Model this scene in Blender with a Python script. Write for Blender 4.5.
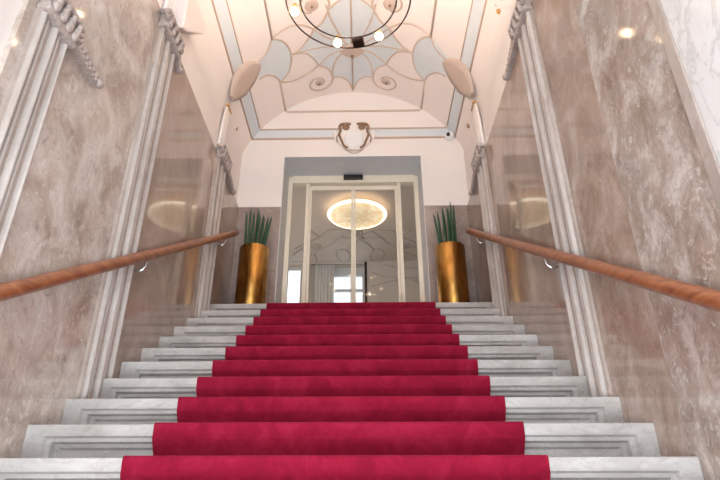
import bpy, bmesh, math, random
from mathutils import Vector, Matrix
random.seed(7)
for o in list(bpy.data.objects):
    bpy.data.objects.remove(o)
S = bpy.context.scene
COL = S.collection
PI = math.pi
H = 1.185                       # camera height above the foot of the stairs

# ------------------------------------------------------------------ camera, world, lights, exposure
cam = bpy.data.cameras.new('camera')
cam.sensor_width = 36.0
cam.lens = 564 / 720 * 36
cam.shift_x = 7 / 720
cam.clip_start = 0.02
camo = bpy.data.objects.new('camera', cam)
camo.location = (0.121, 0, H)
camo.rotation_euler = (math.radians(90 + 27.2), 0, math.radians(1.04))
COL.objects.link(camo)
S.camera = camo

W = bpy.data.worlds.new('daylight_sky')
S.world = W
W.use_nodes = True
wn = W.node_tree
wn.nodes['Background'].inputs['Color'].default_value = (0.80, 0.90, 1.0, 1)
wn.nodes['Background'].inputs['Strength'].default_value = 1.6

def area(name, loc, rot, sx, sy, power, color):
    l = bpy.data.lights.new(name, 'AREA')
    l.shape = 'RECTANGLE'; l.size = sx; l.size_y = sy
    l.energy = power; l.color = color
    o = bpy.data.objects.new(name, l)
    o.location = loc; o.rotation_euler = rot
    COL.objects.link(o)
    return o
# daylight falling in through the street entrance behind the viewer
area('entrance_daylight', (0, -1.35, 1.75), (math.radians(90 + 12), 0, 0), 2.5, 2.9, 46, (0.74, 0.88, 1.0))
# daylight of the fanlight over the entrance, up under the vault
area('fanlight_daylight', (0, -1.35, 4.6), (math.radians(90 + 4), 0, 0), 2.3, 1.7, 8, (0.97, 0.97, 1.0))
# added upward fill lamp standing in for floor bounce, brightens the vault
area('floor_fill', (0, -0.35, 0.12), (math.radians(180 - 35), 0, 0), 2.5, 1.8, 190, (0.87, 0.94, 1.0))

# added fill lamp at the side, brightens the lobby beyond the glass door
area('lobby_fill', (-2.1, 8.6, 3.3 + H), (0, math.radians(-90 - 25), 0), 1.6, 2.2, 17, (1.0, 0.90, 0.80))

S.view_settings.view_transform = 'Standard'
S.view_settings.look = 'None'
S.view_settings.exposure = 0.28
S.view_settings.gamma = 1.0
S.view_settings.use_curve_mapping = False

BULB_STRENGTH = 22.0
VAULT_FILL_STRENGTH = 330.0  # glow of the strips added to fill the vault with light
LAMP_RIM = 2.0

# ------------------------------------------------------------------ materials
def lin(r, g, b):
    f = lambda c: (c / 255 / 12.92) if c / 255 <= 0.04045 else ((c / 255 + 0.055) / 1.055) ** 2.4
    return (f(r), f(g), f(b), 1)

def base_mat(name):
    m = bpy.data.materials.new(name); m.use_nodes = True
    nt = m.node_tree
    return m, nt, nt.nodes['Principled BSDF']

def coords(nt, scale=(1, 1, 1), loc=(0, 0, 0)):
    g = nt.nodes.new('ShaderNodeNewGeometry')
    mp = nt.nodes.new('ShaderNodeMapping')
    mp.inputs['Scale'].default_value = scale
    mp.inputs['Location'].default_value = loc
    nt.links.new(g.outputs['Position'], mp.inputs['Vector'])
    return mp.outputs['Vector']

def noise(nt, vec, scale, detail=4, rough=0.55, dist=0.0):
    n = nt.nodes.new('ShaderNodeTexNoise')
    n.inputs['Scale'].default_value = scale
    n.inputs['Detail'].default_value = detail
    n.inputs['Roughness'].default_value = rough
    n.inputs['Distortion'].default_value = dist
    nt.links.new(vec, n.inputs['Vector'])
    return n.outputs['Fac']

def ramp(nt, fac, stops):
    r = nt.nodes.new('ShaderNodeValToRGB')
    el = r.color_ramp.elements
    while len(el) < len(stops): el.new(0.5)
    for e, (p, c) in zip(el, stops):
        e.position = p; e.color = c
    nt.links.new(fac, r.inputs['Fac'])
    return r.outputs['Color']

def mixc(nt, fac, a, b, mode='MIX'):
    n = nt.nodes.new('ShaderNodeMix'); n.data_type = 'RGBA'; n.blend_type = mode
    for val, k in ((fac, 0), (a, 6), (b, 7)):
        if hasattr(val, 'is_linked'): nt.links.new(val, n.inputs[k])
        else: n.inputs[k].default_value = val
    return n.outputs[2]

def bump(nt, bsdf, h, strength, dist=0.01):
    b = nt.nodes.new('ShaderNodeBump')
    b.inputs['Strength'].default_value = strength
    b.inputs['Distance'].default_value = dist
    nt.links.new(h, b.inputs['Height'])
    nt.links.new(b.outputs['Normal'], bsdf.inputs['Normal'])

BW = lambda v: (v, v, v, 1)

def marble(name, dark, mid, light, vein, scale=1.6, seed=0, rough=0.12, stretch=(1, 1, 1), veinamt=0.5, specks=0.35, spec=0.5, blot=0.0):
    m, nt, b = base_mat(name)
    v = coords(nt, stretch, (seed * 3.7, seed * 1.9, seed * 5.3))
    n1 = noise(nt, v, scale, 8, 0.62, 0.7)
    col = ramp(nt, n1, [(0.30, dark), (0.5, mid), (0.70, light)])
    n2 = noise(nt, v, scale * 5, 6, 0.7, 1.2)
    col = mixc(nt, ramp(nt, n2, [(0.55, BW(0)), (0.68, BW(specks))]), col, light)
    n3 = noise(nt, v, scale * 0.9, 7, 0.6, 2.4)
    vm = ramp(nt, n3, [(0.475, BW(0)), (0.497, BW(veinamt)), (0.503, BW(veinamt)), (0.53, BW(0))])
    col = mixc(nt, vm, col, vein)
    n4 = noise(nt, v, scale * 3.3, 7, 0.66, 1.6)
    vm2 = ramp(nt, n4, [(0.33, BW(veinamt * 0.8)), (0.40, BW(0))])
    col = mixc(nt, vm2, col, vein)
    if blot:
        n5 = noise(nt, coords(nt, (1, 1, 1), (seed * 2.3 + 9, seed, 4)), scale * 4.5, 8, 0.75, 0.8)
        col = mixc(nt, ramp(nt, n5, [(0.56, BW(0)), (0.70, BW(blot))]), col, vein)
    nt.links.new(col, b.inputs['Base Color'])
    b.inputs['Roughness'].default_value = rough
    b.inputs['Specular IOR Level'].default_value = spec
    return m

def plain(name, col, rough=0.6, metal=0.0, var=0.05, scale=6, bmp=0.0, bscale=60):
    m, nt, b = base_mat(name)
    v = coords(nt)
    n = noise(nt, v, scale, 4)
    dk = tuple(c * (1 - var) for c in col[:3]) + (1,)
    lt = tuple(min(1, c * (1 + var)) for c in col[:3]) + (1,)
    nt.links.new(ramp(nt, n, [(0.3, dk), (0.7, lt)]), b.inputs['Base Color'])
    b.inputs['Roughness'].default_value = rough
    b.inputs['Metallic'].default_value = metal
    if bmp: bump(nt, b, noise(nt, v, bscale, 3), bmp)
    return m

M = {}
M['plaster'] = plain('cream_plaster', lin(236, 227, 221), 0.75, 0, 0.02, 1.5)
M['ceil'] = plain('ceiling_plaster', lin(240, 228, 221), 0.75, 0, 0.02, 2)
M['rib'] = plain('stucco_rib_beige', lin(202, 180, 164), 0.6, 0, 0.04)
M['ribtan'] = plain('stucco_moulding_tan', lin(196, 170, 152), 0.6, 0, 0.04)
M['blue'] = plain('painted_pale_blue', lin(214, 218, 220), 0.7, 0, 0.02)
M['reveal'] = plain('pale_grey_reveal', lin(212, 213, 214), 0.6, 0, 0.02)  # even pale grey over the recess jambs and soffit
M['paddle'] = plain('beige_stucco_leaf', lin(198, 177, 163), 0.65, 0, 0.03)
M['gilt'] = plain('gilding', lin(196, 150, 90), 0.35, 0.8, 0.2, 40)
M['bronze'] = plain('dull_bronze', lin(150, 120, 95), 0.4, 0.6, 0.25, 30)
M['stucco_grey'] = plain('silvered_stucco_grey', lin(176, 162, 155), 0.45, 0.1, 0.25, 45)
M['shaft'] = marble('beige_pilaster_marble', lin(156, 142, 132), lin(174, 160, 150), lin(192, 180, 171), lin(140, 126, 118), 2.4, 3, 0.2, (1, 1, 0.5), 0.3)
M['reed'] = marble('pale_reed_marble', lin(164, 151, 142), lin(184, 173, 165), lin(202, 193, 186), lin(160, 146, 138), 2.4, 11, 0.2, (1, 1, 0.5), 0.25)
M['wall_warm'] = marble('brown_pink_marble', lin(142, 122, 108), lin(168, 148, 135), lin(190, 172, 159), lin(126, 106, 94), 1.7, 1, 0.06, (1, 1, 0.6), 0.15, 0.25)
M['wall_mid'] = marble('beige_grey_marble', lin(160, 140, 126), lin(196, 181, 169), lin(226, 218, 211), lin(142, 122, 108), 3.4, 2, 0.08, (1, 1, 0.8), 0.18, 0.75, blot=0.8)
M['wall_mottled'] = marble('mottled_grey_marble', lin(138, 119, 105), lin(172, 155, 143), lin(216, 208, 201), lin(118, 103, 94), 4.6, 5, 0.08, (1, 1, 0.7), 0.3, 0.85, blot=0.7)
M['wall_brown'] = marble('mottled_brown_marble', lin(142, 119, 104), lin(168, 146, 131), lin(200, 183, 171), lin(124, 105, 93), 3.8, 7, 0.07, (1, 1, 0.7), 0.2, 0.6, blot=0.6)
M['wall_white'] = marble('white_veined_marble', lin(196, 192, 190), lin(216, 213, 211), lin(230, 228, 226), lin(172, 168, 166), 1.6, 6, 0.15, (1, 1, 0.8), 0.4)
M['dado'] = marble('grey_brown_dado_marble', lin(138, 122, 114), lin(158, 142, 134), lin(176, 160, 152), lin(118, 104, 98), 1.4, 8, 0.15, (1, 1, 1), 0.3)
M['step'] = marble('white_grey_step_marble', lin(156, 149, 143), lin(182, 176, 171), lin(204, 199, 195), lin(138, 130, 124), 3.0, 4, 0.28, (0.6, 1, 1.4), 0.25, 0.5, blot=0.5)
M['floor'] = marble('grey_floor_stone', lin(170, 165, 160), lin(190, 186, 182), lin(205, 202, 198), lin(140, 136, 132), 1.2, 9, 0.3)
M['alu'] = plain('champagne_aluminium', lin(238, 227, 206), 0.4, 0.0, 0.02)
M['black'] = plain('black_plastic', lin(28, 26, 28), 0.4, 0, 0.1)
M['darkmetal'] = plain('dark_bronze_metal', lin(58, 40, 34), 0.4, 0.5, 0.1)
M['chrome'] = plain('polished_chrome', lin(230, 228, 226), 0.18, 0.9, 0.02)
M['white'] = plain('white_plastic', lin(232, 230, 228), 0.4, 0, 0.02)
M['lobby'] = plain('lobby_plaster', lin(205, 192, 182), 0.75, 0, 0.03)
M['lobby_grey'] = plain('grey_lobby_wall', lin(212, 196, 184), 0.7, 0, 0.03)
M['lobbyrib'] = plain('lobby_stucco_rib', lin(192, 177, 166), 0.7, 0, 0.03)
M['soil'] = plain('dark_soil', lin(50, 38, 30), 0.95, 0, 0.4, 60, 0.6)

def mat_carpet():
    m, nt, b = base_mat('crimson_carpet')
    v = coords(nt)
    big = noise(nt, v, 7, 7, 0.7, 0.5)
    fine = noise(nt, v, 260, 2, 0.6)
    c = ramp(nt, big, [(0.25, lin(112, 11, 34)), (0.5, lin(138, 18, 46)), (0.75, lin(160, 34, 62))])
    c = mixc(nt, ramp(nt, fine, [(0.3, BW(0.35)), (0.6, BW(0))]), c, lin(110, 10, 34))
    nt.links.new(c, b.inputs['Base Color'])
    b.inputs['Roughness'].default_value = 0.95
    b.inputs['Specular IOR Level'].default_value = 0.15
    b.inputs['Sheen Weight'].default_value = 0.35
    b.inputs['Sheen Roughness'].default_value = 0.4
    b.inputs['Sheen Tint'].default_value = lin(235, 90, 130)
    bump(nt, b, fine, 0.5, 0.004)
    return m
M['carpet'] = mat_carpet()

def mat_wood():
    m, nt, b = base_mat('varnished_wood')
    v = coords(nt, (14, 1.2, 14))
    n = noise(nt, v, 2.2, 6, 0.6, 0.8)
    c = ramp(nt, n, [(0.3, lin(112, 60, 34)), (0.5, lin(150, 88, 54)), (0.72, lin(174, 112, 74))])
    nt.links.new(c, b.inputs['Base Color'])
    b.inputs['Roughness'].default_value = 0.3
    return m
M['wood'] = mat_wood()

def mat_planter():
    m, nt, b = base_mat('brushed_gold_leaf')
    v = coords(nt, (1, 1, 0.35))
    n = noise(nt, v, 9, 6, 0.65, 0.6)
    c = ramp(nt, n, [(0.3, lin(140, 98, 44)), (0.5, lin(178, 130, 66)), (0.7, lin(204, 160, 96))])
    nt.links.new(c, b.inputs['Base Color'])
    b.inputs['Metallic'].default_value = 1.0
    b.inputs['Roughness'].default_value = 0.24
    bump(nt, b, n, 0.15, 0.02)
    return m
M['planter'] = mat_planter()

def mat_leaf():
    m, nt, b = base_mat('dark_green_leaf')
    v = coords(nt, (1, 1, 1))
    n = noise(nt, v, 30, 4)
    c = ramp(nt, n, [(0.3, lin(26, 58, 38)), (0.6, lin(42, 84, 56)), (0.8, lin(66, 108, 76))])
    nt.links.new(c, b.inputs['Base Color'])
    b.inputs['Roughness'].default_value = 0.45
    return m
M['leaf'] = mat_leaf()

def mat_glass(name, refl, tint):
    m = bpy.data.materials.new(name); m.use_nodes = True
    nt = m.node_tree
    for n in list(nt.nodes): nt.nodes.remove(n)
    out = nt.nodes.new('ShaderNodeOutputMaterial')
    mx = nt.nodes.new('ShaderNodeMixShader')
    tr = nt.nodes.new('ShaderNodeBsdfTransparent'); tr.inputs['Color'].default_value = tint
    gl = nt.nodes.new('ShaderNodeBsdfGlossy'); gl.inputs['Roughness'].default_value = 0.0
    gl.inputs['Color'].default_value = (0.95, 0.96, 0.97, 1)
    lw = nt.nodes.new('ShaderNodeLayerWeight'); lw.inputs['Blend'].default_value = 0.3
    mp = nt.nodes.new('ShaderNodeMapRange')
    mp.inputs['To Min'].default_value = refl; mp.inputs['To Max'].default_value = 0.06
    nt.links.new(lw.outputs['Fresnel'], mp.inputs['Value'])
    nt.links.new(mp.outputs['Result'], mx.inputs['Fac'])
    nt.links.new(tr.outputs[0], mx.inputs[1]); nt.links.new(gl.outputs[0], mx.inputs[2])
    nt.links.new(mx.outputs[0], out.inputs['Surface'])
    return m
M['glass'] = mat_glass('door_glass', 0.006, (0.93, 0.94, 0.93, 1))
M['winglass'] = mat_glass('window_glass', 0.006, (0.97, 0.98, 0.98, 1))

def mat_emit(name, col, st):
    m = bpy.data.materials.new(name); m.use_nodes = True
    nt = m.node_tree
    b = nt.nodes['Principled BSDF']
    b.inputs['Base Color'].default_value = (0.9, 0.85, 0.8, 1)
    b.inputs['Emission Color'].default_value = col
    b.inputs['Emission Strength'].default_value = st
    return m
M['bulb'] = mat_emit('glowing_bulb', (1.0, 0.74, 0.46, 1), BULB_STRENGTH)
M['vaultfill'] = mat_emit('vault_fill_glow', (1.0, 0.82, 0.66, 1), VAULT_FILL_STRENGTH)
M['rim'] = mat_emit('glowing_lamp_rim', (1.0, 0.84, 0.62, 1), LAMP_RIM)

def mat_goldlamp():
    m, nt, b = base_mat('glowing_gold_leaf_shade')
    v = coords(nt)
    n = noise(nt, v, 7, 6, 0.7, 1.0)
    c = ramp(nt, n, [(0.3, lin(204, 168, 126)), (0.5, lin(228, 200, 158)), (0.7, lin(244, 226, 196))])
    nt.links.new(c, b.inputs['Base Color']); nt.links.new(c, b.inputs['Emission Color'])
    # lit through from the ring behind its edge
    tc = nt.nodes.new('ShaderNodeTexCoord')
    ln = nt.nodes.new('ShaderNodeVectorMath'); ln.operation = 'LENGTH'
    nt.links.new(tc.outputs['Object'], ln.inputs[0])
    mr = nt.nodes.new('ShaderNodeMapRange'); mr.inputs['From Min'].default_value = 0.2; mr.inputs['From Max'].default_value = 0.46
    mr.inputs['To Min'].default_value = 0.5; mr.inputs['To Max'].default_value = 1.0
    nt.links.new(ln.outputs['Value'], mr.inputs['Value']); nt.links.new(mr.outputs['Result'], b.inputs['Emission Strength'])
    b.inputs['Roughness'].default_value = 0.5
    return m
M['goldlamp'] = mat_goldlamp()

def mat_curtain():
    m, nt, b = base_mat('pale_curtain_fabric')
    b.inputs['Base Color'].default_value = lin(236, 230, 226)
    b.inputs['Roughness'].default_value = 0.9
    n = noise(nt, coords(nt, (1, 1, 1)), 120, 2)
    bump(nt, b, n, 0.2, 0.003)
    return m
M['curtain'] = mat_curtain()

# ------------------------------------------------------------------ mesh helpers
class MB:
    def __init__(s): s.bm = bmesh.new()
    def box(s, x0, x1, y0, y1, z0, z1, bev=0.0):
        bm = bmesh.new()
        c = [bm.verts.new((x, y, z)) for x in (x0, x1) for y in (y0, y1) for z in (z0, z1)]
        for f in ((0, 1, 3, 2), (4, 6, 7, 5), (0, 4, 5, 1), (2, 3, 7, 6), (0, 2, 6, 4), (1, 5, 7, 3)):
            bm.faces.new([c[i] for i in f])
        bmesh.ops.recalc_face_normals(bm, faces=bm.faces)
        if bev: bmesh.ops.bevel(bm, geom=list(bm.edges), offset=bev, segments=2, affect='EDGES', profile=0.5)
        s._merge(bm)
        return s
    def _merge(s, bm, mat=None):
        if mat is not None: bmesh.ops.transform(bm, matrix=mat, verts=bm.verts)
        mp = {v: s.bm.verts.new(v.co) for v in bm.verts}
        for f in bm.faces:
            try:
                nf = s.bm.faces.new([mp[v] for v in f.verts]); nf.smooth = f.smooth
            except ValueError: pass
        bm.free()
    def tube(s, pts, r, seg=8, cap=True, squash=None):
        pts = [Vector(p) for p in pts]
        n = len(pts)
        rs = r if isinstance(r, (list, tuple)) else [r] * n
        rings = []
        prev = None
        for i, p in enumerate(pts):
            t = (pts[min(i + 1, n - 1)] - pts[max(i - 1, 0)]).normalized()
            if prev is None:
                a = Vector((0, 0, 1)) if abs(t.z) < 0.9 else Vector((1, 0, 0))
                u = t.cross(a).normalized()
            else:
                u = (prev - t * prev.dot(t)).normalized()
            prev = u
            w = t.cross(u)
            rings.append([s.bm.verts.new(p + (u * math.cos(2 * PI * k / seg) + w * math.sin(2 * PI * k / seg)) * rs[i]) for k in range(seg)])
        for a, b in zip(rings, rings[1:]):
            for k in range(seg):
                f = s.bm.faces.new((a[k], a[(k + 1) % seg], b[(k + 1) % seg], b[k])); f.smooth = True
        if cap:
            s.bm.faces.new(rings[0][::-1]); s.bm.faces.new(rings[-1])
        return s
    def ring(s, c, R, r, seg=64, sub=8, a0=0, a1=2 * PI, axis='z'):
        full = abs(a1 - a0 - 2 * PI) < 1e-6
        cnt = seg if full else seg + 1
        rings = []
        for i in range(cnt):
            a = a0 + (a1 - a0) * i / seg
            rr = []
            for k in range(sub):
                q = 2 * PI * k / sub
                d = R + r * math.cos(q); h = r * math.sin(q)
                if axis == 'z': v = (c[0] + d * math.cos(a), c[1] + d * math.sin(a), c[2] + h)
                elif axis == 'y': v = (c[0] + d * math.cos(a), c[1] + h, c[2] + d * math.sin(a))
                else: v = (c[0] + h, c[1] + d * math.cos(a), c[2] + d * math.sin(a))
                rr.append(s.bm.verts.new(v))
            rings.append(rr)
        for i in range(cnt if full else cnt - 1):
            a, b = rings[i], rings[(i + 1) % cnt]
            for k in range(sub):
                f = s.bm.faces.new((a[k], a[(k + 1) % sub], b[(k + 1) % sub], b[k])); f.smooth = True
        if not full:
            s.bm.faces.new(rings[0]); s.bm.faces.new(rings[-1][::-1])
        return s
    def lathe(s, prof, c=(0, 0, 0), seg=32, mat=None):
        bm = bmesh.new()
        rings = []
        for r, z in prof:
            if r < 1e-6: rings.append([bm.verts.new((0, 0, z))])
            else: rings.append([bm.verts.new((r * math.cos(2 * PI * k / seg), r * math.sin(2 * PI * k / seg), z)) for k in range(seg)])
        for a, b in zip(rings, rings[1:]):
            for k in range(seg):
                va = [a[k], a[(k + 1) % seg]] if len(a) > 1 else [a[0]]
                vb = [b[(k + 1) % seg], b[k]] if len(b) > 1 else [b[0]]
                if len(va) + len(vb) > 2:
                    f = bm.faces.new(va + vb); f.smooth = True
        m = Matrix.Translation(c)
        if mat is not None: m = m @ mat
        s._merge(bm, m)
        return s
    def ball(s, c, r, seg=12, sc=(1, 1, 1), rot=None):
        bm = bmesh.new()
        bmesh.ops.create_uvsphere(bm, u_segments=seg, v_segments=max(6, seg // 2 + 2), radius=r)
        for f in bm.faces: f.smooth = True
        m = Matrix.Translation(c)
        if rot is not None: m = m @ rot
        m = m @ Matrix.Diagonal((sc[0], sc[1], sc[2], 1))
        s._merge(bm, m)
        return s
    def prism(s, poly, axis, lo, hi, bev=0.0):
        # poly: 2D outline; extruded along axis ('x': (y,z), 'y': (x,z), 'z': (x,y))
        def P(a, b, h):
            return {'x': (h, a, b), 'y': (a, h, b), 'z': (a, b, h)}[axis]
        bm = bmesh.new()
        A = [bm.verts.new(P(a, b, lo)) for a, b in poly]
        B = [bm.verts.new(P(a, b, hi)) for a, b in poly]
        n = len(poly)
        for i in range(n):
            bm.faces.new((A[i], A[(i + 1) % n], B[(i + 1) % n], B[i]))
        bm.faces.new(A[::-1]); bm.faces.new(B)
        bmesh.ops.recalc_face_normals(bm, faces=bm.faces)
        if bev:
            es = [e for e in bm.edges if abs((e.verts[0].co - e.verts[1].co).normalized()['xyz'.index(axis)]) < 0.5]
            bmesh.ops.bevel(bm, geom=es, offset=bev, segments=2, affect='EDGES', profile=0.5)
        s._merge(bm)
        return s
    def build(s, name, mat, parent=None, smooth=False):
        bmesh.ops.recalc_face_normals(s.bm, faces=s.bm.faces)
        me = bpy.data.meshes.new(name)
        s.bm.to_mesh(me); s.bm.free()
        if smooth:
            for p in me.polygons: p.use_smooth = True
        me.materials.append(mat)
        o = bpy.data.objects.new(name, me)
        COL.objects.link(o)
        if parent is not None:
            o.parent = parent
            # vertices are written in world space: undo the parents' offset
            T = Vector((0, 0, 0)); q = parent
            while q is not None:
                T += q.location; q = q.parent
            me.transform(Matrix.Translation(-T))
        return o

def thing(name, label, cat, loc=(0, 0, 0), group=None):
    o = bpy.data.objects.new(name, None); COL.objects.link(o)
    o.empty_display_size = 0.1
    o.location = loc
    o['label'] = label; o['category'] = cat
    if group: o['group'] = group
    return o
def tag(o, label, cat, group=None):
    o['label'] = label; o['category'] = cat
    if group: o['group'] = group
    return o
def struct(o, label=None):
    o['kind'] = 'structure'
    if label: o['label'] = label
    return o

def smoothpts(pts, n=6):
    P = [Vector(p) for p in pts]
    if len(P) < 3: return P
    out = []
    for i in range(len(P) - 1):
        p0 = P[max(i - 1, 0)]; p1 = P[i]; p2 = P[i + 1]; p3 = P[min(i + 2, len(P) - 1)]
        for k in range(n):
            t = k / n
            out.append(0.5 * ((2 * p1) + (p2 - p0) * t + (2 * p0 - 5 * p1 + 4 * p2 - p3) * t * t + (3 * p1 - p0 - 3 * p2 + p3) * t ** 3))
    out.append(P[-1])
    return out

# ------------------------------------------------------------------ dimensions
HW = 1.475                        # half width between the side walls
TR, RI = 0.30, 0.1812            # tread, rise
Y1, Z1 = 2.455, 0.265 + H        # nosing of the lowest step in view
YB = 6.28                        # back wall of the landing
YF = -1.5                        # wall behind the viewer
ZL = Z1 + 10 * RI                # landing
MT = 3.71 + H                    # top of the marble cladding
XO = 0.01                        # axis of the vault
VR, VZ = 1.60, 4.03 + H          # vault radius and centre height
ZSP = VZ + math.sqrt(VR ** 2 - 1.53 ** 2)
def vz(x): return VZ + math.sqrt(max(0, VR ** 2 - (x - XO) ** 2))

# ------------------------------------------------------------------ setting
struct(MB().box(-HW - .2, HW + .2, YF - .3, Y1 - 7 * TR + 0.02, -0.12, 0).build('floor', M['floor']))

def side_wall(sg, name):
    x0, x1 = sorted((sg * (HW + 0.03), sg * (HW + 0.25)))
    w = struct(MB().box(x0, x1, YF - .2, YB + .1, -0.12, ZSP + 0.05).build(name, M['plaster']))
    def slab(ya, yb, za, zb, mat, p=0.0, bev=0.0015):
        a, b = sorted((sg * (HW - p), sg * (HW + 0.031)))
        MB().box(a, b, ya, yb, za, zb, bev).build('marble_slab', M[mat], w)
    if sg < 0:
        slab(1.86, 2.62, 0, MT, 'wall_mid'); slab(2.62, 3.32, 0, MT, 'wall_mid'); slab(3.32, 5.2, 0, MT, 'wall_warm'); slab(5.2, YB + .01, 0, MT, 'wall_warm')
    else:
        slab(YF, 1.76, 0, MT + .4, 'wall_white', 0.03, 0.006)
        slab(1.76, 1.83, 0, MT + .4, 'shaft', 0.034, 0.006)
        slab(1.83, 2.52, 0, MT, 'wall_mottled'); slab(2.52, 3.32, 0, MT, 'wall_brown'); slab(3.32, 5.2, 0, MT, 'wall_warm'); slab(5.2, YB + .01, 0, MT, 'wall_warm')
    return w
WL = side_wall(-1, 'wall_left')
WR = side_wall(1, 'wall_right')

# back wall with the deep door recess, lunette above
DW, DZ, DY = 0.925, 4.505 + H, 6.86
wb = MB()
wb.box(-HW - .25, -DW, YB, DY, -0.1, DZ)
wb.box(DW, HW + .25, YB, DY, -0.1, DZ)
wb.box(-HW - .25, HW + .25, YB, DY, DZ, 5.85 + H)
WB = struct(wb.build('wall_back', M['plaster']))
MB().box(-HW + .001, -DW - .002, YB - .018, YB + .01, ZL, MT, 0.004).build('marble_slab', M['dado'], WB)
MB().box(DW + .002, HW - .001, YB - .018, YB + .01, ZL, MT, 0.004).build('marble_slab', M['dado'], WB)

# wall behind the viewer, with the street entrance and its fanlight left open
wf = MB()
wf.box(-HW - .25, -1.25, YF - .2, YF, -.1, 6.9); wf.box(1.25, HW + .25, YF - .2, YF, -.1, 6.9)
wf.box(-1.25, 1.25, YF - .2, YF, 3.3, 3.7); wf.box(-1.25, 1.25, YF - .2, YF, 5.5, 6.9)
struct(wf.build('wall_front', M['plaster']))

# barrel vault
def vault():
    m = MB(); n = 112
    a0 = math.asin(1.53 / VR)
    poly = []
    for i in range(n + 1):
        a = -a0 + 2 * a0 * i / n
        poly.append((XO + VR * math.sin(a), VZ + VR * math.cos(a)))
    for i in range(n, -1, -1):
        a = -a0 + 2 * a0 * i / n
        poly.append((XO + (VR + .12) * math.sin(a), VZ + (VR + .12) * math.cos(a)))
    bm = m.bm
    ys = [YF - .1, 2.0, 4.2, YB + .02]
    rings = [[bm.verts.new((x, y, z)) for x, z in poly] for y in ys]
    L = len(poly)
    for a, b in zip(rings, rings[1:]):
        for i in range(L):
            f = bm.faces.new((a[i], a[(i + 1) % L], b[(i + 1) % L], b[i]))
    bm.faces.new(rings[0]); bm.faces.new(rings[-1][::-1])
    return m.build('ceiling', M['ceil'])
CE = struct(vault())

# --- stucco tracery: half x (from the vault axis) and y; repeated about the axis and about y = 4.15
YC = 4.15
RIBS = {
 'arch_to_leaf': [(-1.21, 5.42), (-1.154, 5.431), (-1.1, 5.47), (-1.023, 5.588), (-0.991, 5.70)],
 'A2': [(-0.991, 5.70), (-0.926, 5.751), (-0.777, 5.795), (-0.598, 5.743), (-0.486, 5.665)],
 'B1r': [(-0.984, 5.705), (-0.914, 5.648), (-0.861, 5.575), (-0.815, 5.391), (-0.826, 5.215), (-0.881, 5.068), (-0.953, 4.989), (-1.002, 4.969)],
 'B1l': [(-1.002, 4.969), (-1.058, 5.083), (-1.135, 5.143), (-1.22, 5.151)],
 'C1': [(-0.998, 4.966), (-0.958, 4.939), (-0.867, 4.904), (-0.767, 4.897), (-0.674, 4.92), (-0.589, 4.964), (-0.503, 5.039)],
 'N45': [(-0.504, 5.043), (-0.538, 5.122), (-0.611, 5.215), (-0.7, 5.298), (-0.80, 5.332)],
 'N52': [(-0.80, 5.332), (-0.669, 5.372), (-0.598, 5.428), (-0.524, 5.552), (-0.486, 5.665)],
 'N5k': [(-0.80, 5.332), (-0.566, 5.354), (-0.4, 5.365), (-0.169, 5.402), (-0.03, 5.47)],
 'N4k': [(-0.504, 5.043), (-0.377, 5.193), (-0.26, 5.281), (-0.117, 5.415), (-0.03, 5.48)],
 'F1': [(-0.33, 4.72), (-0.315, 4.80), (-0.272, 4.974), (-0.187, 5.192), (-0.065, 5.436), (-0.03, 5.5)],
 'F2': [(-0.318, 4.815), (-0.229, 4.726), (-0.13, 4.65), (-0.03, 4.56)],
 'H2': [(-0.03, 5.49), (-0.146, 5.509), (-0.229, 5.597), (-0.288, 5.733), (-0.310, 5.945)],
 'H3': [(-0.03, 5.48), (-0.197, 5.468), (-0.345, 5.531), (-0.486, 5.665)],
 'J': [(-0.309, 5.95), (-0.257, 5.942), (-0.188, 5.953), (-0.092, 6.046), (-0.032, 6.22)],
}
def spiral(cx, cy, start, a0, a1, r1, n=22, lead=()):
    r0 = math.hypot(start[0] - cx, start[1] - cy)
    out = []
    for i in range(n + 1):
        t = i / n
        a = a0 + (a1 - a0) * t
        r = r0 + (r1 - r0) * t ** 0.75
        out.append((cx + r * math.cos(a), cy + r * math.sin(a)))
    return out
# volutes next to the back wall and round rosettes on either side of the centre
VC = (-0.505, 5.995); RC = (-0.50, 4.69)
v_start = (-0.310, 5.945)
RIBS['V'] = [(-0.486, 5.665), (-0.396, 5.728), (-0.333, 5.818)] + spiral(VC[0], VC[1], v_start, math.atan2(v_start[1] - VC[1], v_start[0] - VC[0]), math.atan2(v_start[1] - VC[1], v_start[0] - VC[0]) + 2.5 * PI, 0.05)
r_start = (-0.333, 4.866)
ra = math.atan2(r_start[1] - RC[1], r_start[0] - RC[0])
RIBS['E1'] = [(-0.503, 5.039), (-0.453, 5.022), (-0.388, 4.968)] + spiral(RC[0], RC[1], r_start, ra, ra - 1.75 * PI, 0.10)

def on_vault(x, y, d=0.0):
    # x is the world x; d = distance down from the vault towards its axis
    z = vz(x)
    n = Vector((XO - x, 0, VZ - z)).normalized()
    return Vector((x, y, z)) + n * d
COPIES = [(1, 0), (-1, 0), (1, 1), (-1, 1)]
def wp(p, c):
    x = (p[0] + 0.03) * c[0] + XO
    y = p[1] if not c[1] else 2 * YC - p[1]
    return x, y
RIB_R = 0.0145
for key, pts in RIBS.items():
    for c in COPIES:
        sp = smoothpts([(p[0], p[1], 0) for p in pts], 5)
        path = [on_vault(*wp((q.x, q.y), c), 0.0) for q in sp]
        MB().tube(path, RIB_R, 6).build('stucco_rib', M['rib'], CE)
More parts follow.
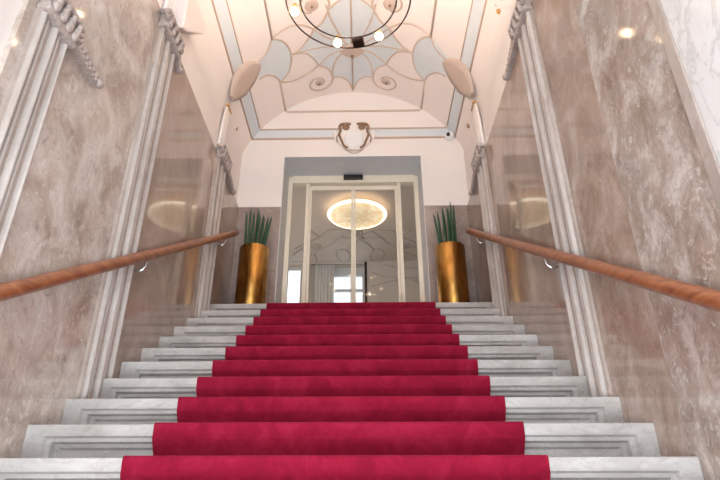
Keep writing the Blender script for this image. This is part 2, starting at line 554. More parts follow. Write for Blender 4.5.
# straight ribs along the vault
for sx in (1, -1):
    xl = -0.965 * sx + XO
    MB().tube([on_vault(xl, 5.70), on_vault(xl, YB)], RIB_R, 6).build('stucco_rib', M['rib'], CE)
    MB().tube([on_vault(xl, 2 * YC - 5.70), on_vault(xl, 2.02)], RIB_R, 6).build('stucco_rib', M['rib'], CE)
    MB().tube([on_vault(xl, 4.96), on_vault(xl, 2 * YC - 4.96)], RIB_R, 6).build('stucco_rib', M['rib'], CE)
MB().tube([on_vault(XO, 6.23), on_vault(XO, 2.07)], RIB_R, 6).build('stucco_rib', M['rib'], CE)
# rib across the lunette
zl = vz(XO - .965)
MB().box(XO - .945, XO + .945, YB - .014, YB + .01, zl - .04, zl - .013, .004).build('stucco_rib', M['rib'], CE)

# rosettes and knobs
def rosette(c, R, mat, name):
    x, y = c
    z = vz(x)
    n = Vector((XO - x, 0, VZ - z)).normalized()
    rot = Vector((0, 0, 1)).rotation_difference(n).to_matrix().to_4x4()
    prof = [(R, -0.01), (R, 0.012), (R * .8, 0.022), (R * .5, 0.024), (0, 0.026)]
    o = MB().lathe(prof, (x, y, z), 20, rot).build(name, M[mat], CE)
    cc = Vector((x, y, z)) + n * 0.03
    MB().ball(cc, 0.019, 10).build('gilt_bead', M['bronze'], o)
for c in COPIES:
    rosette(wp(VC, c), 0.05, 'paddle', 'rosette')
    rosette(wp(RC, c), 0.085, 'paddle', 'rosette')
for y in (5.49, 2 * YC - 5.49):
    MB().prism([(XO - .16, y), (XO - .08, y - .10), (XO, y - .13), (XO + .08, y - .10), (XO + .16, y), (XO + .08, y + .07), (XO, y + .105), (XO - .08, y + .07)], 'z', vz(XO) - 0.03, vz(XO) + 0.01, 0.006).build('web_boss', M['paddle'], CE)
    MB().ball((XO, y + .06, vz(XO) - .035), 0.022, 10).build('gilt_bead', M['bronze'], CE)

# pale blue painted fields between the ribs
def R_(k, a=0, b=None, rev=False):
    p = RIBS[k][a:b]
    return p[::-1] if rev else p
FIELDS = [
 R_('B1r') + R_('B1l') + R_('arch_to_leaf'),
 R_('N5k') + R_('H3') + R_('N52', rev=True),
 R_('H3') + [(-0.396, 5.728), (-0.333, 5.818), (-0.310, 5.945)] + R_('H2', rev=True),
 R_('H2') + R_('J') + [(-0.032, 5.5)],
 R_('N4k') + R_('N5k', rev=True) + R_('N45', rev=True),
 R_('N4k') + R_('F1', 1, None, True) + [(-0.333, 4.866), (-0.388, 4.968), (-0.453, 5.022)],
 R_('F1', 1) + [(-0.032, 5.5), (-0.032, 4.56)] + R_('F2', rev=True),
]
def field(poly, c, d=0.003, mat='blue', name='painted_field'):
    sp = []
    pts = [wp(p, c) for p in poly]
    bm = bmesh.new()
    vs = []
    last = None
    for p in pts:
        if last is None or (Vector(p) - Vector(last)).length > 1e-3:
            vs.append(bm.verts.new((p[0], p[1], 0)))
            last = p
    if (vs[0].co - vs[-1].co).length < 1e-3: bm.verts.remove(vs.pop())
    f = bm.faces.new(vs)
    bmesh.ops.triangulate(bm, faces=[f])
    for _ in range(3):
        bmesh.ops.subdivide_edges(bm, edges=[e for e in bm.edges if e.calc_length() > 0.07], cuts=1)
        bmesh.ops.triangulate(bm, faces=[f for f in bm.faces if len(f.verts) > 3])
    for v in bm.verts:
        q = on_vault(v.co.x, v.co.y, d); v.co = q
    r = bmesh.ops.solidify(bm, geom=list(bm.faces), thickness=0.006)
    m = MB(); m._merge(bm)
    return m.build(name, M[mat], CE)
for poly in FIELDS:
    for c in COPIES: field(poly, c)

# pale blue band with tan mouldings round the foot of the vault
xb_o, xb_i = 1.40, 1.30
for sx in (1, -1):
    a, b = XO + sx * xb_o, XO + sx * xb_i
    m = MB(); bm = m.bm
    n = 4
    rows = []
    for i in range(n + 1):
        x = a + (b - a) * i / n
        rows.append([bm.verts.new(on_vault(x, y, dd)) for y in (1.9, YB) for dd in (0.004, -0.02)])
    for r, q in zip(rows, rows[1:]):
        bm.faces.new((r[0], r[2], q[2], q[0])); bm.faces.new((r[1], q[1], q[3], r[3]))
        bm.faces.new((r[0], q[0], q[1], r[1])); bm.faces.new((r[2], r[3], q[3], q[2]))
    bm.faces.new((rows[0][0], rows[0][1], rows[0][3], rows[0][2])); bm.faces.new((rows[-1][0], rows[-1][2], rows[-1][3], rows[-1][1]))
    m.build('painted_band', M['blue'], CE)
    MB().tube([on_vault(a, 1.9), on_vault(a, YB - .01)], 0.013, 6).build('band_moulding', M['ribtan'], CE)
    MB().tube([on_vault(b, 1.9), on_vault(b, YB - .06)], 0.011, 6).build('band_moulding', M['ribtan'], CE)
zo, zi = vz(XO - xb_o), vz(XO - xb_i)
MB().box(XO - xb_o, XO + xb_o, YB - .006, YB + .01, zo, zi).build('painted_band', M['blue'], CE)
MB().box(XO - xb_o, XO + xb_o, YB - .02, YB + .01, zo - .012, zo + .012, .004).build('band_moulding', M['ribtan'], CE)
MB().box(XO - xb_i, XO + xb_i, YB - .02, YB + .01, zi - .010, zi + .010, .004).build('band_moulding', M['ribtan'], CE)

# ------------------------------------------------------------------ lobby beyond the glass door
LX, LY, LCZ = 2.3, 10.4, 4.86 + H
FY = 10.75
struct(MB().box(-LX - .2, LX + .2, DY, FY + .2, ZL - .12, ZL - 0.002).build('floor_lobby', M['floor']))
LC = struct(MB().box(-LX - .2, LX + .2, DY, LY + .1, LCZ, LCZ + .14).build('ceiling_lobby', M['lobby_grey']))
struct(MB().box(-LX - .2, -LX, DY, FY + .2, ZL - .1, 5.2 + H).build('wall_lobby_left', M['lobby']))
struct(MB().box(LX, LX + .2, DY, FY + .2, ZL - .1, 5.2 + H).build('wall_lobby_right', M['lobby']))
OZ = 4.845 + H
lb = MB()
lb.box(-LX, -1.52, LY, LY + .1, ZL - .1, LCZ); lb.box(0.19, LX, LY, LY + .1, ZL - .1, LCZ); lb.box(-1.12, -1.04, LY, LY + .1, ZL, OZ); lb.box(-1.52, 0.19, LY, LY + .1, OZ, LCZ)
lb.build('tmp', M['lobby_grey']).name = 'wall_lobby_back'
WLB = struct(bpy.data.objects['wall_lobby_back'])
MB().box(.165, .215, LY - .012, LY + .11, ZL, OZ, .003).build('door_post', M['darkmetal'], WLB)
struct(MB().box(-LX - .2, LX + .2, LY + .1, FY + .2, 5.02 + H, 5.12 + H).build('ceiling_niche', M['lobby']))
# stucco tracery of the lobby ceiling and wall
LX0 = 0.08
LR = [
 [(0.06, 9.4), (0.04, 9.16), (-0.23, 9.02), (-0.49, 9.06), (-0.67, 9.32), (-0.88, 9.5), (-1.19, 9.81)],
 [(0.03, 9.42), (-0.29, 9.34), (-0.44, 9.57), (-0.74, 9.9), (-1.03, 10.2)],
 [(0.04, 9.28), (-0.12, 9.1), (-0.29, 9.34)],
 [(-0.87, 9.71), (-1.05, 9.81), (-1.25, 10.09)],
 [(0.08, 9.4), (-0.08, 9.64), (-0.19, 9.89)],
 [(0.04, 9.16), (0.07, 8.96)],
 [(-0.84, 9.03), (-0.67, 9.32)],
 [(-0.19, 9.89), (-0.31, 9.85), (-0.39, 10.01), (-0.36, 10.28), (-0.26, 10.43), (-0.15, 10.33), (-0.12, 10.09), (-0.19, 9.89)],
 [(-0.84, 10.01), (-0.81, 10.21), (-0.81, 10.46)],
]
for sx in (1, -1):
    for p in LR:
        pp = [((x - LX0) * sx + LX0, y, LCZ) for x, y in p]
        MB().tube(smoothpts(pp, 6), .020, 6).build('stucco_rib', M['lobbyrib'], LC)
    MB().lathe([(0, -.022), (.11, -.018), (.13, .002), (0, .002)], ((-0.78 - LX0) * sx + LX0, 9.71, LCZ), 24).build('rosette', M['lobbyrib'], LC)
MB().lathe([(0, -.03), (.05, -.02), (.10, .002), (0, .002)], (LX0, 9.4, LCZ), 20).build('rosette', M['lobbyrib'], LC)
for p in ([(.30, 4.62), (.62, 4.50), (1.05, 4.48), (1.45, 4.55)], [(.30, 4.30), (.70, 4.42), (1.05, 4.48)], [(.55, 4.78), (.95, 4.70), (1.4, 4.72)], [(1.05, 4.48), (1.35, 4.30), (1.6, 4.05)]):
    MB().tube(smoothpts([(x, LY, z + H) for x, z in p], 6), .012, 6).build('stucco_rib', M['lobbyrib'], WLB)
# outer wall with two windows
fw = MB()
wins = [(-1.85, -1.13), (-0.55, 0.16)]
wz0, wz1 = ZL + .8, 4.90 + H
fw.box(-LX, wins[0][0], FY, FY + .2, ZL - .1, 5.1 + H); fw.box(wins[0][1], wins[1][0], FY, FY + .2, ZL - .1, 5.1 + H); fw.box(wins[1][1], LX, FY, FY + .2, ZL - .1, 5.1 + H)
for a, b in wins:
    fw.box(a, b, FY, FY + .2, ZL - .1, wz0); fw.box(a, b, FY, FY + .2, wz1, 5.1 + H)
struct(fw.build('wall_niche_back', M['lobby_grey']))
for i, (a, b) in enumerate(wins):
    m = MB()
    t = 0.045
    if i == 1: m.box(a + t, b - t, FY + .06, FY + .12, 4.70 + H, wz1 - t)
    m.box(a, a + t, FY + .06, FY + .12, wz0, wz1); m.box(b - t, b, FY + .06, FY + .12, wz0, wz1)
    m.box(a + t, b - t, FY + .06, FY + .12, wz0, wz0 + t); m.box(a + t, b - t, FY + .06, FY + .12, wz1 - t, wz1)
    if i == 1: m.box(a + t, b - t, FY + .065, FY + .115, 4.36 + H, 4.42 + H)
    if i == 1: m.box(-0.13, -0.05, FY + .065, FY + .115, wz0 + t, wz1 - t)
    w = struct(m.build('window_%d' % (i + 1), M['white']))
    MB().box(a + t, b - t, FY + .085, FY + .092, wz0 + t, wz1 - t).build('pane', M['winglass'], w)
# curtain beside the far window
cm = MB(); pts_f = []; pts_b = []
for i in range(61):
    t = i / 60
    x = -0.86 + 0.40 * t
    y = FY - .10 + 0.03 * math.sin(t * 2 * PI * 6)
    pts_f.append((x, y - .004)); pts_b.append((x, y + .004))
cm.prism(pts_f + pts_b[::-1], 'z', ZL + .02, 4.90 + H)
cu = thing('curtain', 'pale curtain hanging in folds beside the far window beyond the glass door', 'curtain', (-0.66, FY - .1, ZL))
cm.build('fabric', M['curtain'], cu)
MB().tube([(-.95, FY - .1, 4.92 + H), (0.25, FY - .1, 4.92 + H)], 0.014, 10).build('curtain_rod', M['darkmetal'], cu)
for x in (-.90, .2):
    MB().tube([(x, FY - .1, 4.92 + H), (x, FY + .002, 4.92 + H)], 0.009, 8).build('rod_bracket', M['darkmetal'], cu)

# lobby ceiling lamp
LZ = 4.715 + H
lp = thing('ceiling_lamp', 'round gold leaf ceiling lamp with glowing rim beyond the glass door', 'lamp', (0.04, 8.3, LZ))
MB().lathe([(0, 0), (.43, 0.0), (.455, 0.006), (.455, .03), (0, .03)], (0.04, 8.3, LZ), 64).build('gold_leaf_shade', M['goldlamp'], lp)
MB().lathe([(.456, 0.004), (.49, 0.012), (.505, 0.03), (.49, 0.045), (.456, 0.04), (.456, 0.004)], (0.04, 8.3, LZ), 64).build('glowing_rim', M['rim'], lp)
MB().lathe([(0, .03), (.16, .03), (.16, .1455), (0, .1455)], (0.04, 8.3, LZ), 32).build('ceiling_mount', M['white'], lp)

# ------------------------------------------------------------------ sliding glass door
dy0, dy1 = 6.77, 6.85
fr = MB()
dz_h = 4.385 + H
fr.box(-DW, -DW + .065, dy0, dy1, ZL, DZ, .004); fr.box(DW - .065, DW, dy0, dy1, ZL, DZ, .004)
fr.box(-DW + .065, DW - .065, dy0 - .03, dy1, dz_h, DZ, .004)
fr.box(-.665, -.615, dy0, dy1, ZL, dz_h, .004); fr.box(.62, .67, dy0, dy1, ZL, dz_h, .004)
fr.box(-DW + .065, -.67, dy0, dy1, ZL, ZL + .05, .004); fr.box(.675, DW - .065, dy0, dy1, ZL, ZL + .05, .004)
door = struct(fr.build('door_1', M['alu']), 'champagne framed sliding glass door at the top of the red stairs')
for a, b in ((-DW + .065, -.665), (.67, DW - .065)):
    MB().box(a, b, 6.805, 6.813, ZL + .05, dz_h).build('sidelight_pane', M['glass'], door)
for a, b in ((-.615, .004), (.004, .62)):
    lf = MB()
    st = .032
    lf.box(a + .002, a + st, 6.785, 6.825, ZL + .01, dz_h - .03, .003); lf.box(b - st, b - .002, 6.785, 6.825, ZL + .01, dz_h - .03, .003)
    lf.box(a + st, b - st, 6.785, 6.825, dz_h - .095, dz_h - .03, .003); lf.box(a + st, b - st, 6.785, 6.825, ZL + .01, ZL + .07, .003)
    o = lf.build('sliding_leaf', M['alu'], door)
    MB().box(a + st, b - st, 6.80, 6.808, ZL + .07, dz_h - .095).build('pane', M['glass'], o)
sn = thing('door_sensor', 'small black motion sensor on the header above the glass door', 'sensor', (0.003, dy0 - .03, dz_h + .05))
MB().box(-.135, .141, dy0 - .075, dy0 - .03, dz_h + .035, dz_h + .105, .008).build('housing', M['black'], sn)
MB().box(-.07, .07, dy0 - .079, dy0 - .074, dz_h + .05, dz_h + .068, .002).build('lens', M['darkmetal'], sn)

# ------------------------------------------------------------------ staircase
st = thing('staircase', 'flight of pale marble steps with moulded riser panels under the red carpet', 'stairs', (0, Y1, 0))
def step(i):
    y = Y1 + (i - 1) * TR
    z1 = Z1 + (i - 1) * RI
    z0 = z1 - RI
    y2 = y + TR + .05 if i < 11 else YB
    m = MB(); bm = m.bm
    hw = HW - .002 if i > -2 else HW - .06
    def rect(l, r, b, t, yy):
        return [bm.verts.new((l, yy, b)), bm.verts.new((r, yy, b)), bm.verts.new((r, yy, t)), bm.verts.new((l, yy, t))]
    e = 0.007
    outer = rect(-hw, hw, z0, z1 - e, y)
    # nosing round-over
    top1 = [bm.verts.new((-hw, y + .002, z1 - .002)), bm.verts.new((hw, y + .002, z1 - .002))]
    top2 = [bm.verts.new((-hw, y + e, z1)), bm.verts.new((hw, y + e, z1))]
    mg = 0.088
    spec = [(mg, 0.054, 0.002, 0.0), (mg + .010, .062, .003, .016), (mg + .034, .078, .004, .018), (mg + .042, .085, .005, .044),
            (mg + .064, .100, .006, .044), (mg + .066, .102, .007, .036), (mg + .078, .112, .008, .050)]
    rings = [outer]
    for s_, t_, b_, d_ in spec:
        rings.append(rect(-hw + s_, hw - s_, z0 + b_, z1 - t_, y + d_))
    for a, b in zip(rings, rings[1:]):
        for k in range(4):
            bm.faces.new((a[k], a[(k + 1) % 4], b[(k + 1) % 4], b[k]))
    bm.faces.new(rings[-1])
    back = [bm.verts.new((-hw, y2, z0)), bm.verts.new((hw, y2, z0)), bm.verts.new((hw, y2, z1)), bm.verts.new((-hw, y2, z1))]
    bm.faces.new((outer[3], outer[2], top1[1], top1[0])); bm.faces.new((top1[0], top1[1], top2[1], top2[0]))
    bm.faces.new((top2[0], top2[1], back[2], back[3]))
    bm.faces.new((outer[0], outer[3], top1[0], top2[0], back[3], back[0]))
    bm.faces.new((outer[1], back[1], back[2], top2[1], top1[1], outer[2]))
    bm.faces.new((outer[0], back[0], back[1], outer[1])); bm.faces.new((back[0], back[3], back[2], back[1]))
    return m.build('step', M['step'], st)
for i in range(-6, 11): step(i)
step(11).name = 'landing'
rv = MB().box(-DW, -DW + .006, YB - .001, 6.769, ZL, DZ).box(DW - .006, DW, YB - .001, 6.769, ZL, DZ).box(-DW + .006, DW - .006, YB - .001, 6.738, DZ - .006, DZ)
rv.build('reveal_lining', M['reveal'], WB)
struct(MB().box(-DW + .001, DW - .001, YB + .001, DY, ZL - .1, ZL - .001).build('floor_recess', M['step']))

# carpet runner
CW = 0.868
def carpet():
    t = 0.008
    out = []; inn = []; lows = []
    def add(o, i, low=False): out.append(o); inn.append(i); lows.append(low)   # low: drawn in a little at the foot of a riser
    rr = 0.018
    first = -6
    y = Y1 + (first - 1) * TR
    add((y - t, 0.001), (y - .001, 0.001))
    for i in range(first, 12):
        y = Y1 + (i - 1) * TR; z = Z1 + (i - 1) * RI
        # riser up to the rounded nosing
        add((y - t + .004, z - .068), (y - .001, z - .060))
        add((y - t, z + t - rr), (y - .001, z - .008))
        for k in range(1, 6):
            a = PI - (PI / 2) * k / 5
            add((y - t + rr + rr * math.cos(a), z + t - rr + rr * math.sin(a)), (y - .001 + .009 * k / 5, z - .008 + .009 * k / 5))
        yn = y + TR if i < 11 else 6.755
        if i < 11:
            add((yn + .020, z + t), (yn + .022, z + .0075), True)
            add((yn + .033, z + t + .008), (yn + .042, z + .016), True)
        else:
            add((yn, z + t), (yn, z + .001))
    m = MB(); bm = m.bm
    xs = [-CW, CW]
    R = [[(bm.verts.new((math.copysign(CW - (.010 if low else 0), x), o[0], o[1])), bm.verts.new((math.copysign(CW - (.010 if low else 0), x), n[0], n[1]))) for o, n, low in zip(out, inn, lows)] for x in xs]
    L, Rr = R
    for k in range(len(out) - 1):
        f = bm.faces.new((L[k][0], Rr[k][0], Rr[k + 1][0], L[k + 1][0]))
        bm.faces.new((L[k][1], L[k + 1][1], Rr[k + 1][1], Rr[k][1]))
        bm.faces.new((L[k][0], L[k + 1][0], L[k + 1][1], L[k][1]))
        bm.faces.new((Rr[k][0], Rr[k][1], Rr[k + 1][1], Rr[k + 1][0]))
    bm.faces.new((L[0][0], L[0][1], Rr[0][1], Rr[0][0])); bm.faces.new((L[-1][0], Rr[-1][0], Rr[-1][1], L[-1][1]))
    o = m.build('stair_carpet', M['carpet'])
    return tag(o, 'crimson carpet runner laid down the middle of the marble stairs', 'carpet')
carpet()

# ------------------------------------------------------------------ pilasters
def pilaster(sg, y, name_label, ztop, arm, near=False, zbase=None, rib=True, tongue=False, w=0.17):
    """sg: side; arm = (length along +y, drop, height of band)"""
    xw = sg * HW
    X = lambda d: xw - sg * d           # d = distance out from the wall
    root = thing('pilaster', name_label, 'pilaster', (xw, y, zbase))
    # reeded shaft
    prof = [(-w, 0.0), (-w, .016), (-w + .012, .022), (w - .012, .022), (w, .016), (w, 0.0)]
    MB().prism([(X(d), y + a) for a, d in prof], 'z', zbase, ztop - .16).build('shaft', M['shaft'], root)
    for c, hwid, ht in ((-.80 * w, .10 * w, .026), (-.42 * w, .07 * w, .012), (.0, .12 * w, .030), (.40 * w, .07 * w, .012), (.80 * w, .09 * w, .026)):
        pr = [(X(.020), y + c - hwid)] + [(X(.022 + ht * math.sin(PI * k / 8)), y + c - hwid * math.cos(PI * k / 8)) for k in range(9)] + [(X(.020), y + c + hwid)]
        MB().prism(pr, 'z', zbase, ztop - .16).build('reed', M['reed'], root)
    # capital: block, leaves and scrolls
    m = MB()
    def bx(d0, d1, ya, yb, za, zb, bev): 
        a, b = sorted((X(d0), X(d1))); m.box(a, b, ya, yb, za, zb, bev)
    bx(0, .075, y - w - .01, y + w + .01, ztop - .17, ztop - .125, .012)
    bx(0, .065, y - w + .005, y + w - .005, ztop - .125, ztop - .03, .012)
    bx(0, .095, y - w - .025, y + w + .025, ztop - .035, ztop, .01)
    for k in range(4):
        yy = y - w * .75 + k * w * .5
        for j, (dz, dd, s_) in enumerate(((-.115, .075, .030), (-.085, .082, .026), (-.055, .092, .020))):
            m.ball((X(dd), yy, ztop + dz), s_, 10, (.8, 1.0, 1.1))
    for e in (-1, 1):
        m.ring((X(.07), y + e * (w + .005), ztop - .065), .032, .014, 16, 6, axis='x')
        m.ball((X(.08), y + e * (w + .005), ztop - .065), .016, 8)
    m.build('capital', M['stucco_grey'], root)
    # carved arm running on along the top of the marble
    ln, drop, hb = arm
    y0 = y + w
    m = MB()
    n = 8
    pts = [Vector((X(.035), y0 + ln * k / n, ztop - .075 - drop * (k / n) ** 1.5)) for k in range(n + 1)]
    for k in range(n):
        a, b = pts[k], pts[k + 1]
        tp = 1 - .45 * (k / n)
        h0 = hb * (1 - .45 * k / n) / 2; h1 = hb * (1 - .45 * (k + 1) / n) / 2
        for dd0, dd1 in ((0, .045 * tp + .01),):
            bm = bmesh.new()
            c = []
            for (q, h) in ((a, h0), (b, h1)):
                for d_ in (dd0, dd1):
                    c.append(bm.verts.new((X(d_), q.y, q.z - h))); c.append(bm.verts.new((X(d_), q.y, q.z + h)))
            for f in ((0, 1, 3, 2), (4, 6, 7, 5), (0, 4, 5, 1), (2, 3, 7, 6), (0, 2, 6, 4), (1, 5, 7, 3)):
                bm.faces.new([c[i] for i in f])
            m._merge(bm)
        mid = (a + b) / 2
        m.ball((X(.045 * tp + .008), mid.y, mid.z), hb * .26 * tp, 10, (.7, ln / n / (hb * .8), 1))
        m.ball((X(.05 * tp), a.y, mid.z + hb * .3 * tp), hb * .16, 8)
        m.ball((X(.05 * tp), a.y, mid.z - hb * .3 * tp), hb * .16, 8)
    m.ball((X(.03), pts[-1].y, pts[-1].z), hb * .33, 10, (1, 1.1, 1.0))
    m.build('carved_arm', M['stucco_grey'], root)
    if rib:
        # plaster reeds from the capital to the vault, gilt bead and leaf
        zt = 4.42 + H
        yr = y - .02
        for dy in (-.075, -.025, .025, .075):
            MB().tube([(X(-.01), yr + dy, ztop - .005), (X(.0), yr + dy * .9, (ztop + zt) / 2), (X(.02), yr + dy * .75, zt)], .021, 8).build('plaster_reed', M['plaster'], root)
        m = MB()
        for k in range(5):
            m.ball((X(.03), yr - .07 + .035 * k, zt + .01 + .012 * (k % 2)), .022, 8)
        m.build('gilt_bead', M['gilt'], root)
        # spoon shaped leaf lying against the vault
        leaf = MB(); bm = leaf.bm
        rows = []
        N = 28
        side = -1 if sg < 0 else 1
        ang0, ang1 = math.radians(68.5), math.radians(45.5)
        for k in range(N + 1):
            t = k / N
            a = ang0 + (ang1 - ang0) * t
            wd = (.045 if t < .5 else .02) + (.165 + .02 * min(1, 2 * t)) * max(0, math.sin(PI * t ** 1.15)) ** .75
            yy = yr + .0 + .02 * t
            row = []
            for d_ in (-.01, .03 + .012 * math.sin(PI * t)):
                r = VR - d_ - (.05 * (1 - t) ** 2)
                for s_ in (-1, -.6, 0, .6, 1):
                    dd = r + (0.010 * s_ * s_ if d_ > 0 else 0)
                    row.append(bm.verts.new((XO + side * dd * math.sin(a), yy + s_ * wd, VZ + dd * math.cos(a))))
            rows.append(row)
        for a, b in zip(rows, rows[1:]):
            for i in range(4):
                f = bm.faces.new((a[i], a[i + 1], b[i + 1], b[i])); f = bm.faces.new((a[5 + i], b[5 + i], b[6 + i], a[6 + i])); f.smooth = True
            bm.faces.new((a[0], b[0], b[5], a[5])); bm.faces.new((a[4], a[9], b[9], b[4]))
        for r in (rows[0], rows[-1]):
            bm.faces.new((r[0], r[1], r[2], r[3], r[4], r[9], r[8], r[7], r[6], r[5]))
        leaf.build('stucco_leaf', M['paddle'], root)
    if tongue:
        q = smoothpts([(3.36, 3.74, 0), (3.46, 3.80, 0), (3.58, 3.92, 0), (3.72, 4.06, 0), (3.83, 4.17, 0), (3.87, 4.25, 0), (3.83, 4.32, 0), (3.70, 4.32, 0), (3.52, 4.30, 0)], 4)
        poly = [(v.x, v.y + H) for v in q] + [(3.36, 4.34 + H)]
        a, b = sorted((X(-.032), X(.11)))
        MB().prism(poly, 'x', a, b, .012).build('scroll_corbel', M['ceil'], root)
    return root
def base_at(y): 
    k = math.floor((y - .17 - Y1) / TR) + 1
    return Z1 + (k - 1) * RI - .001
pilaster(-1, 2.05, 'pale reeded pilaster nearest the viewer, cut by the upper left corner', 2.45 + H, (.36, 0.0, .10), True, 0.9, rib=False, w=.13)
pilaster(-1, 3.32, 'pale reeded pilaster halfway up the stairs on the left marble wall', 3.70 + H, (.16, 0.08, .085), zbase=base_at(3.32), tongue=True)
pilaster(1, 3.30, 'pale reeded pilaster halfway up the stairs on the right marble wall', 3.80 + H, (.45, 0.05, .10), zbase=base_at(3.30))
pilaster(-1, 5.22, 'pale reeded pilaster at the top of the stairs beside the left planter', 3.80 + H, (.44, 0.06, .10), zbase=base_at(5.22))
pilaster(1, 5.22, 'pale reeded pilaster at the top of the stairs beside the right planter', 3.76 + H, (.44, 0.06, .10), zbase=base_at(5.22))

# ------------------------------------------------------------------ handrails
def handrail(sg, label):
    x = sg * 1.378
    off = 0.62                                    # rail axis above the nosing line is set by these two points
    ya, za = 2.146, 0.872 + H
    sl = RI / TR
    f = lambda y: za + (y - ya) * sl
    root = thing('handrail', label, 'handrail', (x, ya, f(ya)))
    y0, y1 = -0.25, 5.88
    N = 40
    pts = [Vector((x, y0 + (y1 - y0) * k / N, f(y0 + (y1 - y0) * k / N))) for k in range(N + 1)]
    r = 0.037
    d = (pts[-1] - pts[0]).normalized()
    head = [pts[0] - d * (r * math.sin(PI / 2 * k / 4)) for k in range(4, 0, -1)]
    tail = [pts[-1] + d * (r * math.sin(PI / 2 * k / 4)) for k in range(1, 5)]
    rh = [max(.004, r * math.cos(PI / 2 * k / 4)) for k in range(4, 0, -1)]
    rt = [max(.004, r * math.cos(PI / 2 * k / 4)) for k in range(1, 5)]
    MB().tube(head + pts + tail, rh + [r] * (N + 1) + rt, 16).build('rail', M['wood'], root)
    for yb in (-.3 + .2, 1.6, 3.52, 5.47):
        z = f(yb)
        xw = sg * HW
        cx = (x + xw - sg * .006) / 2
        R = abs(xw - x) / 2 + .002
        p = [Vector((x, yb, z - .028)), Vector((x, yb, z - .066))]
        for k in range(1, 9):
            a = PI * k / 8
            p.append(Vector((cx - sg * R * math.cos(a), yb, z - .066 - R * math.sin(a) * 1.05)))
        p.append(Vector((xw + sg * .004, yb, z - .060)))
        m = MB().tube(p, .0115, 8)
        br = m.build('rail_bracket', M['chrome'], root)
        rot = Matrix.Rotation(-sg * PI / 2, 4, 'Y')
        MB().lathe([(0, -.004), (.028, -.004), (.028, .006), (.018, .010), (0, .010)], (xw, yb, z - .063), 20, rot).build('wall_plate', M['chrome'], br)
handrail(-1, 'varnished wooden handrail running up along the left marble wall')
handrail(1, 'varnished wooden handrail running up along the right marble wall')

# ------------------------------------------------------------------ potted plants
def plant(x, y, label, leaves, yaw):
    root = thing('potted_plant', label, 'plant', (x, y, ZL), 'gold planters at the top of the stairs')
    R0, R1, hh = .172, .176, .87
    MB().lathe([(0, 0), (R0 - .006, 0), (R0, .006), (R0 + .002, hh * .5), (R1, hh - .006), (R1 - .004, hh), (R1 - .014, hh), (R1 - .016, hh - .07), (0, hh - .07)], (x, y, ZL), 48).build('planter', M['planter'], root)
    MB().lathe([(0, hh - .069), (.10, hh - .058), (R1 - .018, hh - .064), (R1 - .018, hh - .07)], (x, y, ZL), 24).build('soil', M['soil'], root)
    for lx, ly, h, tx, ty in leaves:
        n = 10
        pts = []; rs = []
        for k in range(n + 1):
            t = k / n
            pts.append(Vector((x + lx + tx * t ** 1.2, y + ly + ty * t, ZL + hh - .075 + (h + .075) * t)))
            rs.append(max(.0015, .0175 * (1 - .22 * t) * (1 if t < .7 else math.sqrt(max(0, 1 - ((t - .7) / .3) ** 1.6)))))
        MB().tube(pts, rs, 9).build('leaf', M['leaf'], root)
rl = random.Random(3)
def leafset(spec):
    return [(a, b, h, tx, rl.uniform(-.02, .02)) for a, b, h, tx in spec]
plant(-1.145, 5.95, 'gold planter of spiky green leaves left of the glass door', leafset([
    (-.11, -.03, .50, -.02), (-.085, .04, .46, -.02), (-.07, -.05, .55, -.01), (-.045, .02, .52, -.01), (-.03, -.07, .47, 0.0), (-.01, .06, .56, 0.0),
    (.01, -.02, .53, .005), (.03, -.08, .44, .01), (.04, .05, .50, .02), (.06, -.03, .42, .03), (.075, .02, .47, .05), (.10, -.02, .44, .075)]), 0)
plant(1.145, 5.95, 'gold planter of spiky green leaves right of the glass door', leafset([
    (-.10, -.02, .47, -.06), (-.075, .03, .52, -.03), (-.045, -.05, .54, -.01), (-.02, .04, .50, -.01), (.0, -.07, .52, 0.0), (.025, .0, .55, .0),
    (.04, -.06, .60, .005), (.055, .05, .52, .01), (.075, -.02, .58, .015)]), 0)

# ------------------------------------------------------------------ chandelier
CX, CY, CZ = 0.015, 3.5, 4.2 + H
def flat_ring(m, c, r0, r1, z0, z1, seg=96):
    rows = []
    for k in range(seg):
        a = 2 * PI * k / seg
        rows.append([m.bm.verts.new((c[0] + r * math.cos(a), c[1] + r * math.sin(a), z)) for r, z in ((r0, z0), (r1, z0), (r1, z1), (r0, z1))])
    for k in range(seg):
        a, b = rows[k], rows[(k + 1) % seg]
        for j in range(4): m.bm.faces.new((a[j], a[(j + 1) % 4], b[(j + 1) % 4], b[j]))
    return m
ch = thing('chandelier', 'double ring chandelier with globe bulbs hanging from the vault', 'chandelier', (CX, CY, CZ))
for R in (.43, .555):
    MB().ring((CX, CY, CZ), R, .0075, 96, 8).build('metal_ring', M['darkmetal'], ch)
    flat_ring(MB(), (CX, CY), R - .002, R + .002, CZ + .0066, CZ + .0080).build('vault_fill_strip', M['vaultfill'], ch)  # unseen glowing strip added on top of each ring to brighten the vault
for dg in (55.6, 103.4, 167.6, 205, 250, 295, 340):
    a = math.radians(dg)
    c, s_ = math.cos(a), math.sin(a)
    px, py = CX + .503 * c, CY + .503 * s_
    sk = MB().tube([(px, py, CZ + .03), (px, py, CZ + .085)], .022, 12)
    sk.tube([(CX + .43 * c, CY + .43 * s_, CZ), (px, py, CZ + .05)], .006, 8)
    sk.tube([(CX + .555 * c, CY + .555 * s_, CZ), (px, py, CZ + .05)], .006, 8)
    so = sk.build('lamp_socket', M['gilt'], ch)
    MB().ball((px, py, CZ), .038, 16).build('bulb', M['bulb'], so)
a = math.radians(80)
bx = MB().box(-.055, .055, -.052, .052, -.02, .03, .004)
bmesh.ops.transform(bx.bm, matrix=Matrix.Translation((CX + .492 * math.cos(a), CY + .492 * math.sin(a), CZ)) @ Matrix.Rotation(a - PI / 2, 4, 'Z'), verts=bx.bm.verts)
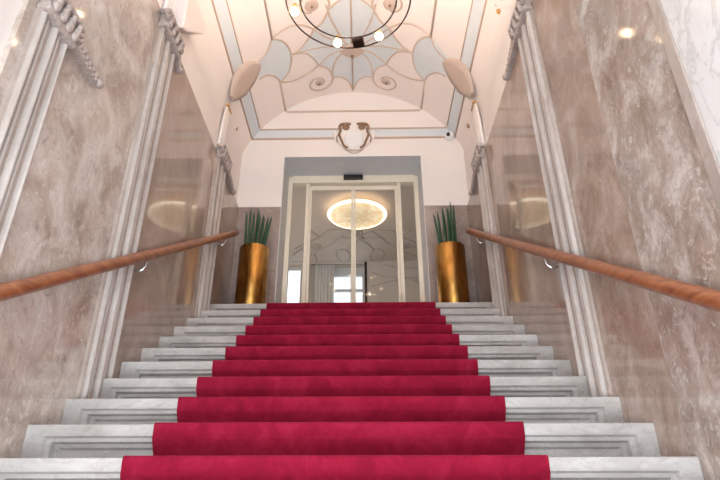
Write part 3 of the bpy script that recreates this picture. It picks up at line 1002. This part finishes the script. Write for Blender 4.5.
bx.build('driver_box', M['darkmetal'], ch)
ztop = vz(XO)
MB().lathe([(0, -.05), (.07, -.05), (.08, -.03), (.08, .004), (0, .004)], (CX, CY, ztop), 32).build('ceiling_canopy', M['darkmetal'], ch)
for dg in (190, 235, 305, 350):
    a = math.radians(dg)
    MB().tube([(CX + .43 * math.cos(a), CY + .43 * math.sin(a), CZ), (CX, CY, ztop - .045)], .003, 6).build('suspension_cable', M['darkmetal'], ch)

# ------------------------------------------------------------------ crest over the door
cz = 4.785 + H; cxx = 0.02
cr = thing('wall_crest', 'cream stucco cartouche with gilded scrolls over the glass door', 'wall ornament', (cxx, YB, cz))
out = []
for k in range(40):
    a = 2 * PI * k / 40
    r = 1 + .05 * math.cos(4 * a)
    x = .225 * math.cos(a) * r * (1.0 + .08 * math.sin(a)); z = .235 * math.sin(a) * r
    out.append((cxx + x, cz + z))
MB().prism(out, 'y', YB - .045, YB + .01, .014).build('cartouche', M['plaster'], cr)
MB().ball((cxx, YB - .045, cz - .02), .1, 20, (1.35, .32, 1.65)).build('shield', M['white'], cr)
for e in (-1, 1):
    p = [(e * .04, .225), (e * .10, .235), (e * .175, .225), (e * .20, .18), (e * .185, .11), (e * .20, .06), (e * .195, .02), (e * .165, -.06), (e * .135, -.14), (e * .085, -.18)]
    pp = smoothpts([(cxx + a, YB - .052, cz + b) for a, b in p], 5)
    m = MB().tube(pp, .017, 8)
    sp = []
    for k in range(26):
        t = k / 25
        aa = PI / 2 - e * (-1) * 0 + (-1 if e > 0 else 1) * t * 3.2 * PI
        r = .05 * (1 - .75 * t)
        sp.append((cxx + e * .105 + r * math.cos(aa), YB - .056, cz + .175 + r * math.sin(aa)))
    m.tube(sp, .015, 8)
    m.tube(smoothpts([(cxx + e * .215, YB - .04, cz + .06, )[:3], (cxx + e * .235, YB - .04, cz), (cxx + e * .225, YB - .04, cz - .07)], 5), .009, 6)
    m.build('gilded_scroll', M['bronze'], cr)
MB().tube(smoothpts([(cxx - .12, YB - .045, cz - .185), (cxx - .05, YB - .05, cz - .215), (cxx + .05, YB - .05, cz - .215), (cxx + .12, YB - .045, cz - .185)], 5), .012, 8).build('lower_scroll', M['rib'], cr)
for e in (-1, 1):
    MB().ball((cxx + e * .255, YB - .01, cz + .07), .05, 12, (.9, .5, 1.5)).build('side_husk', M['plaster'], cr)

# ------------------------------------------------------------------ security camera
sc = thing('security_camera', 'small white dome security camera in the upper right corner of the back wall', 'camera', (1.33, YB, 4.80 + H))
cx_, cz_ = 1.335, 4.80 + H
rotY = Matrix.Rotation(PI / 2, 4, 'X')
MB().lathe([(0, -.01), (.065, -.01), (.065, .02), (.055, .03), (0, .03)], (cx_, YB, cz_), 24, rotY).build('wall_mount', M['white'], sc)
MB().ball((cx_, YB - .06, cz_), .055, 20).build('housing', M['white'], sc)
MB().ball((cx_ - .028, YB - .092, cz_ - .014), .028, 16).build('lens', M['black'], sc)

# ------------------------------------------------------------------ gilt studs on the plaster near the back corners
for sg, lab in ((-1, 'pair of small gilt studs on the plaster above the left planter'), (1, 'pair of small gilt studs on the plaster above the right planter')):
    g = thing('gilt_ornament', lab, 'wall ornament', (sg * (HW + .03), 5.79, 4.66 + H))
    for dz in (0, .10):
        MB().ball((sg * (HW + .02), 5.79, 4.61 + H + dz), .026, 10, (1, .7, 1.4)).build('stud', M['bronze'], g)
g = thing('gilt_ornament', 'pair of small gilt studs at the top edge of the photo, right wall', 'wall ornament', (HW + .03, 3.93, 4.62 + H))
for dz in (0, .10):
    MB().ball((HW + .02, 3.97, 4.58 + H + dz), .024, 10, (1, .7, 1.4)).build('stud', M['gilt'], g)
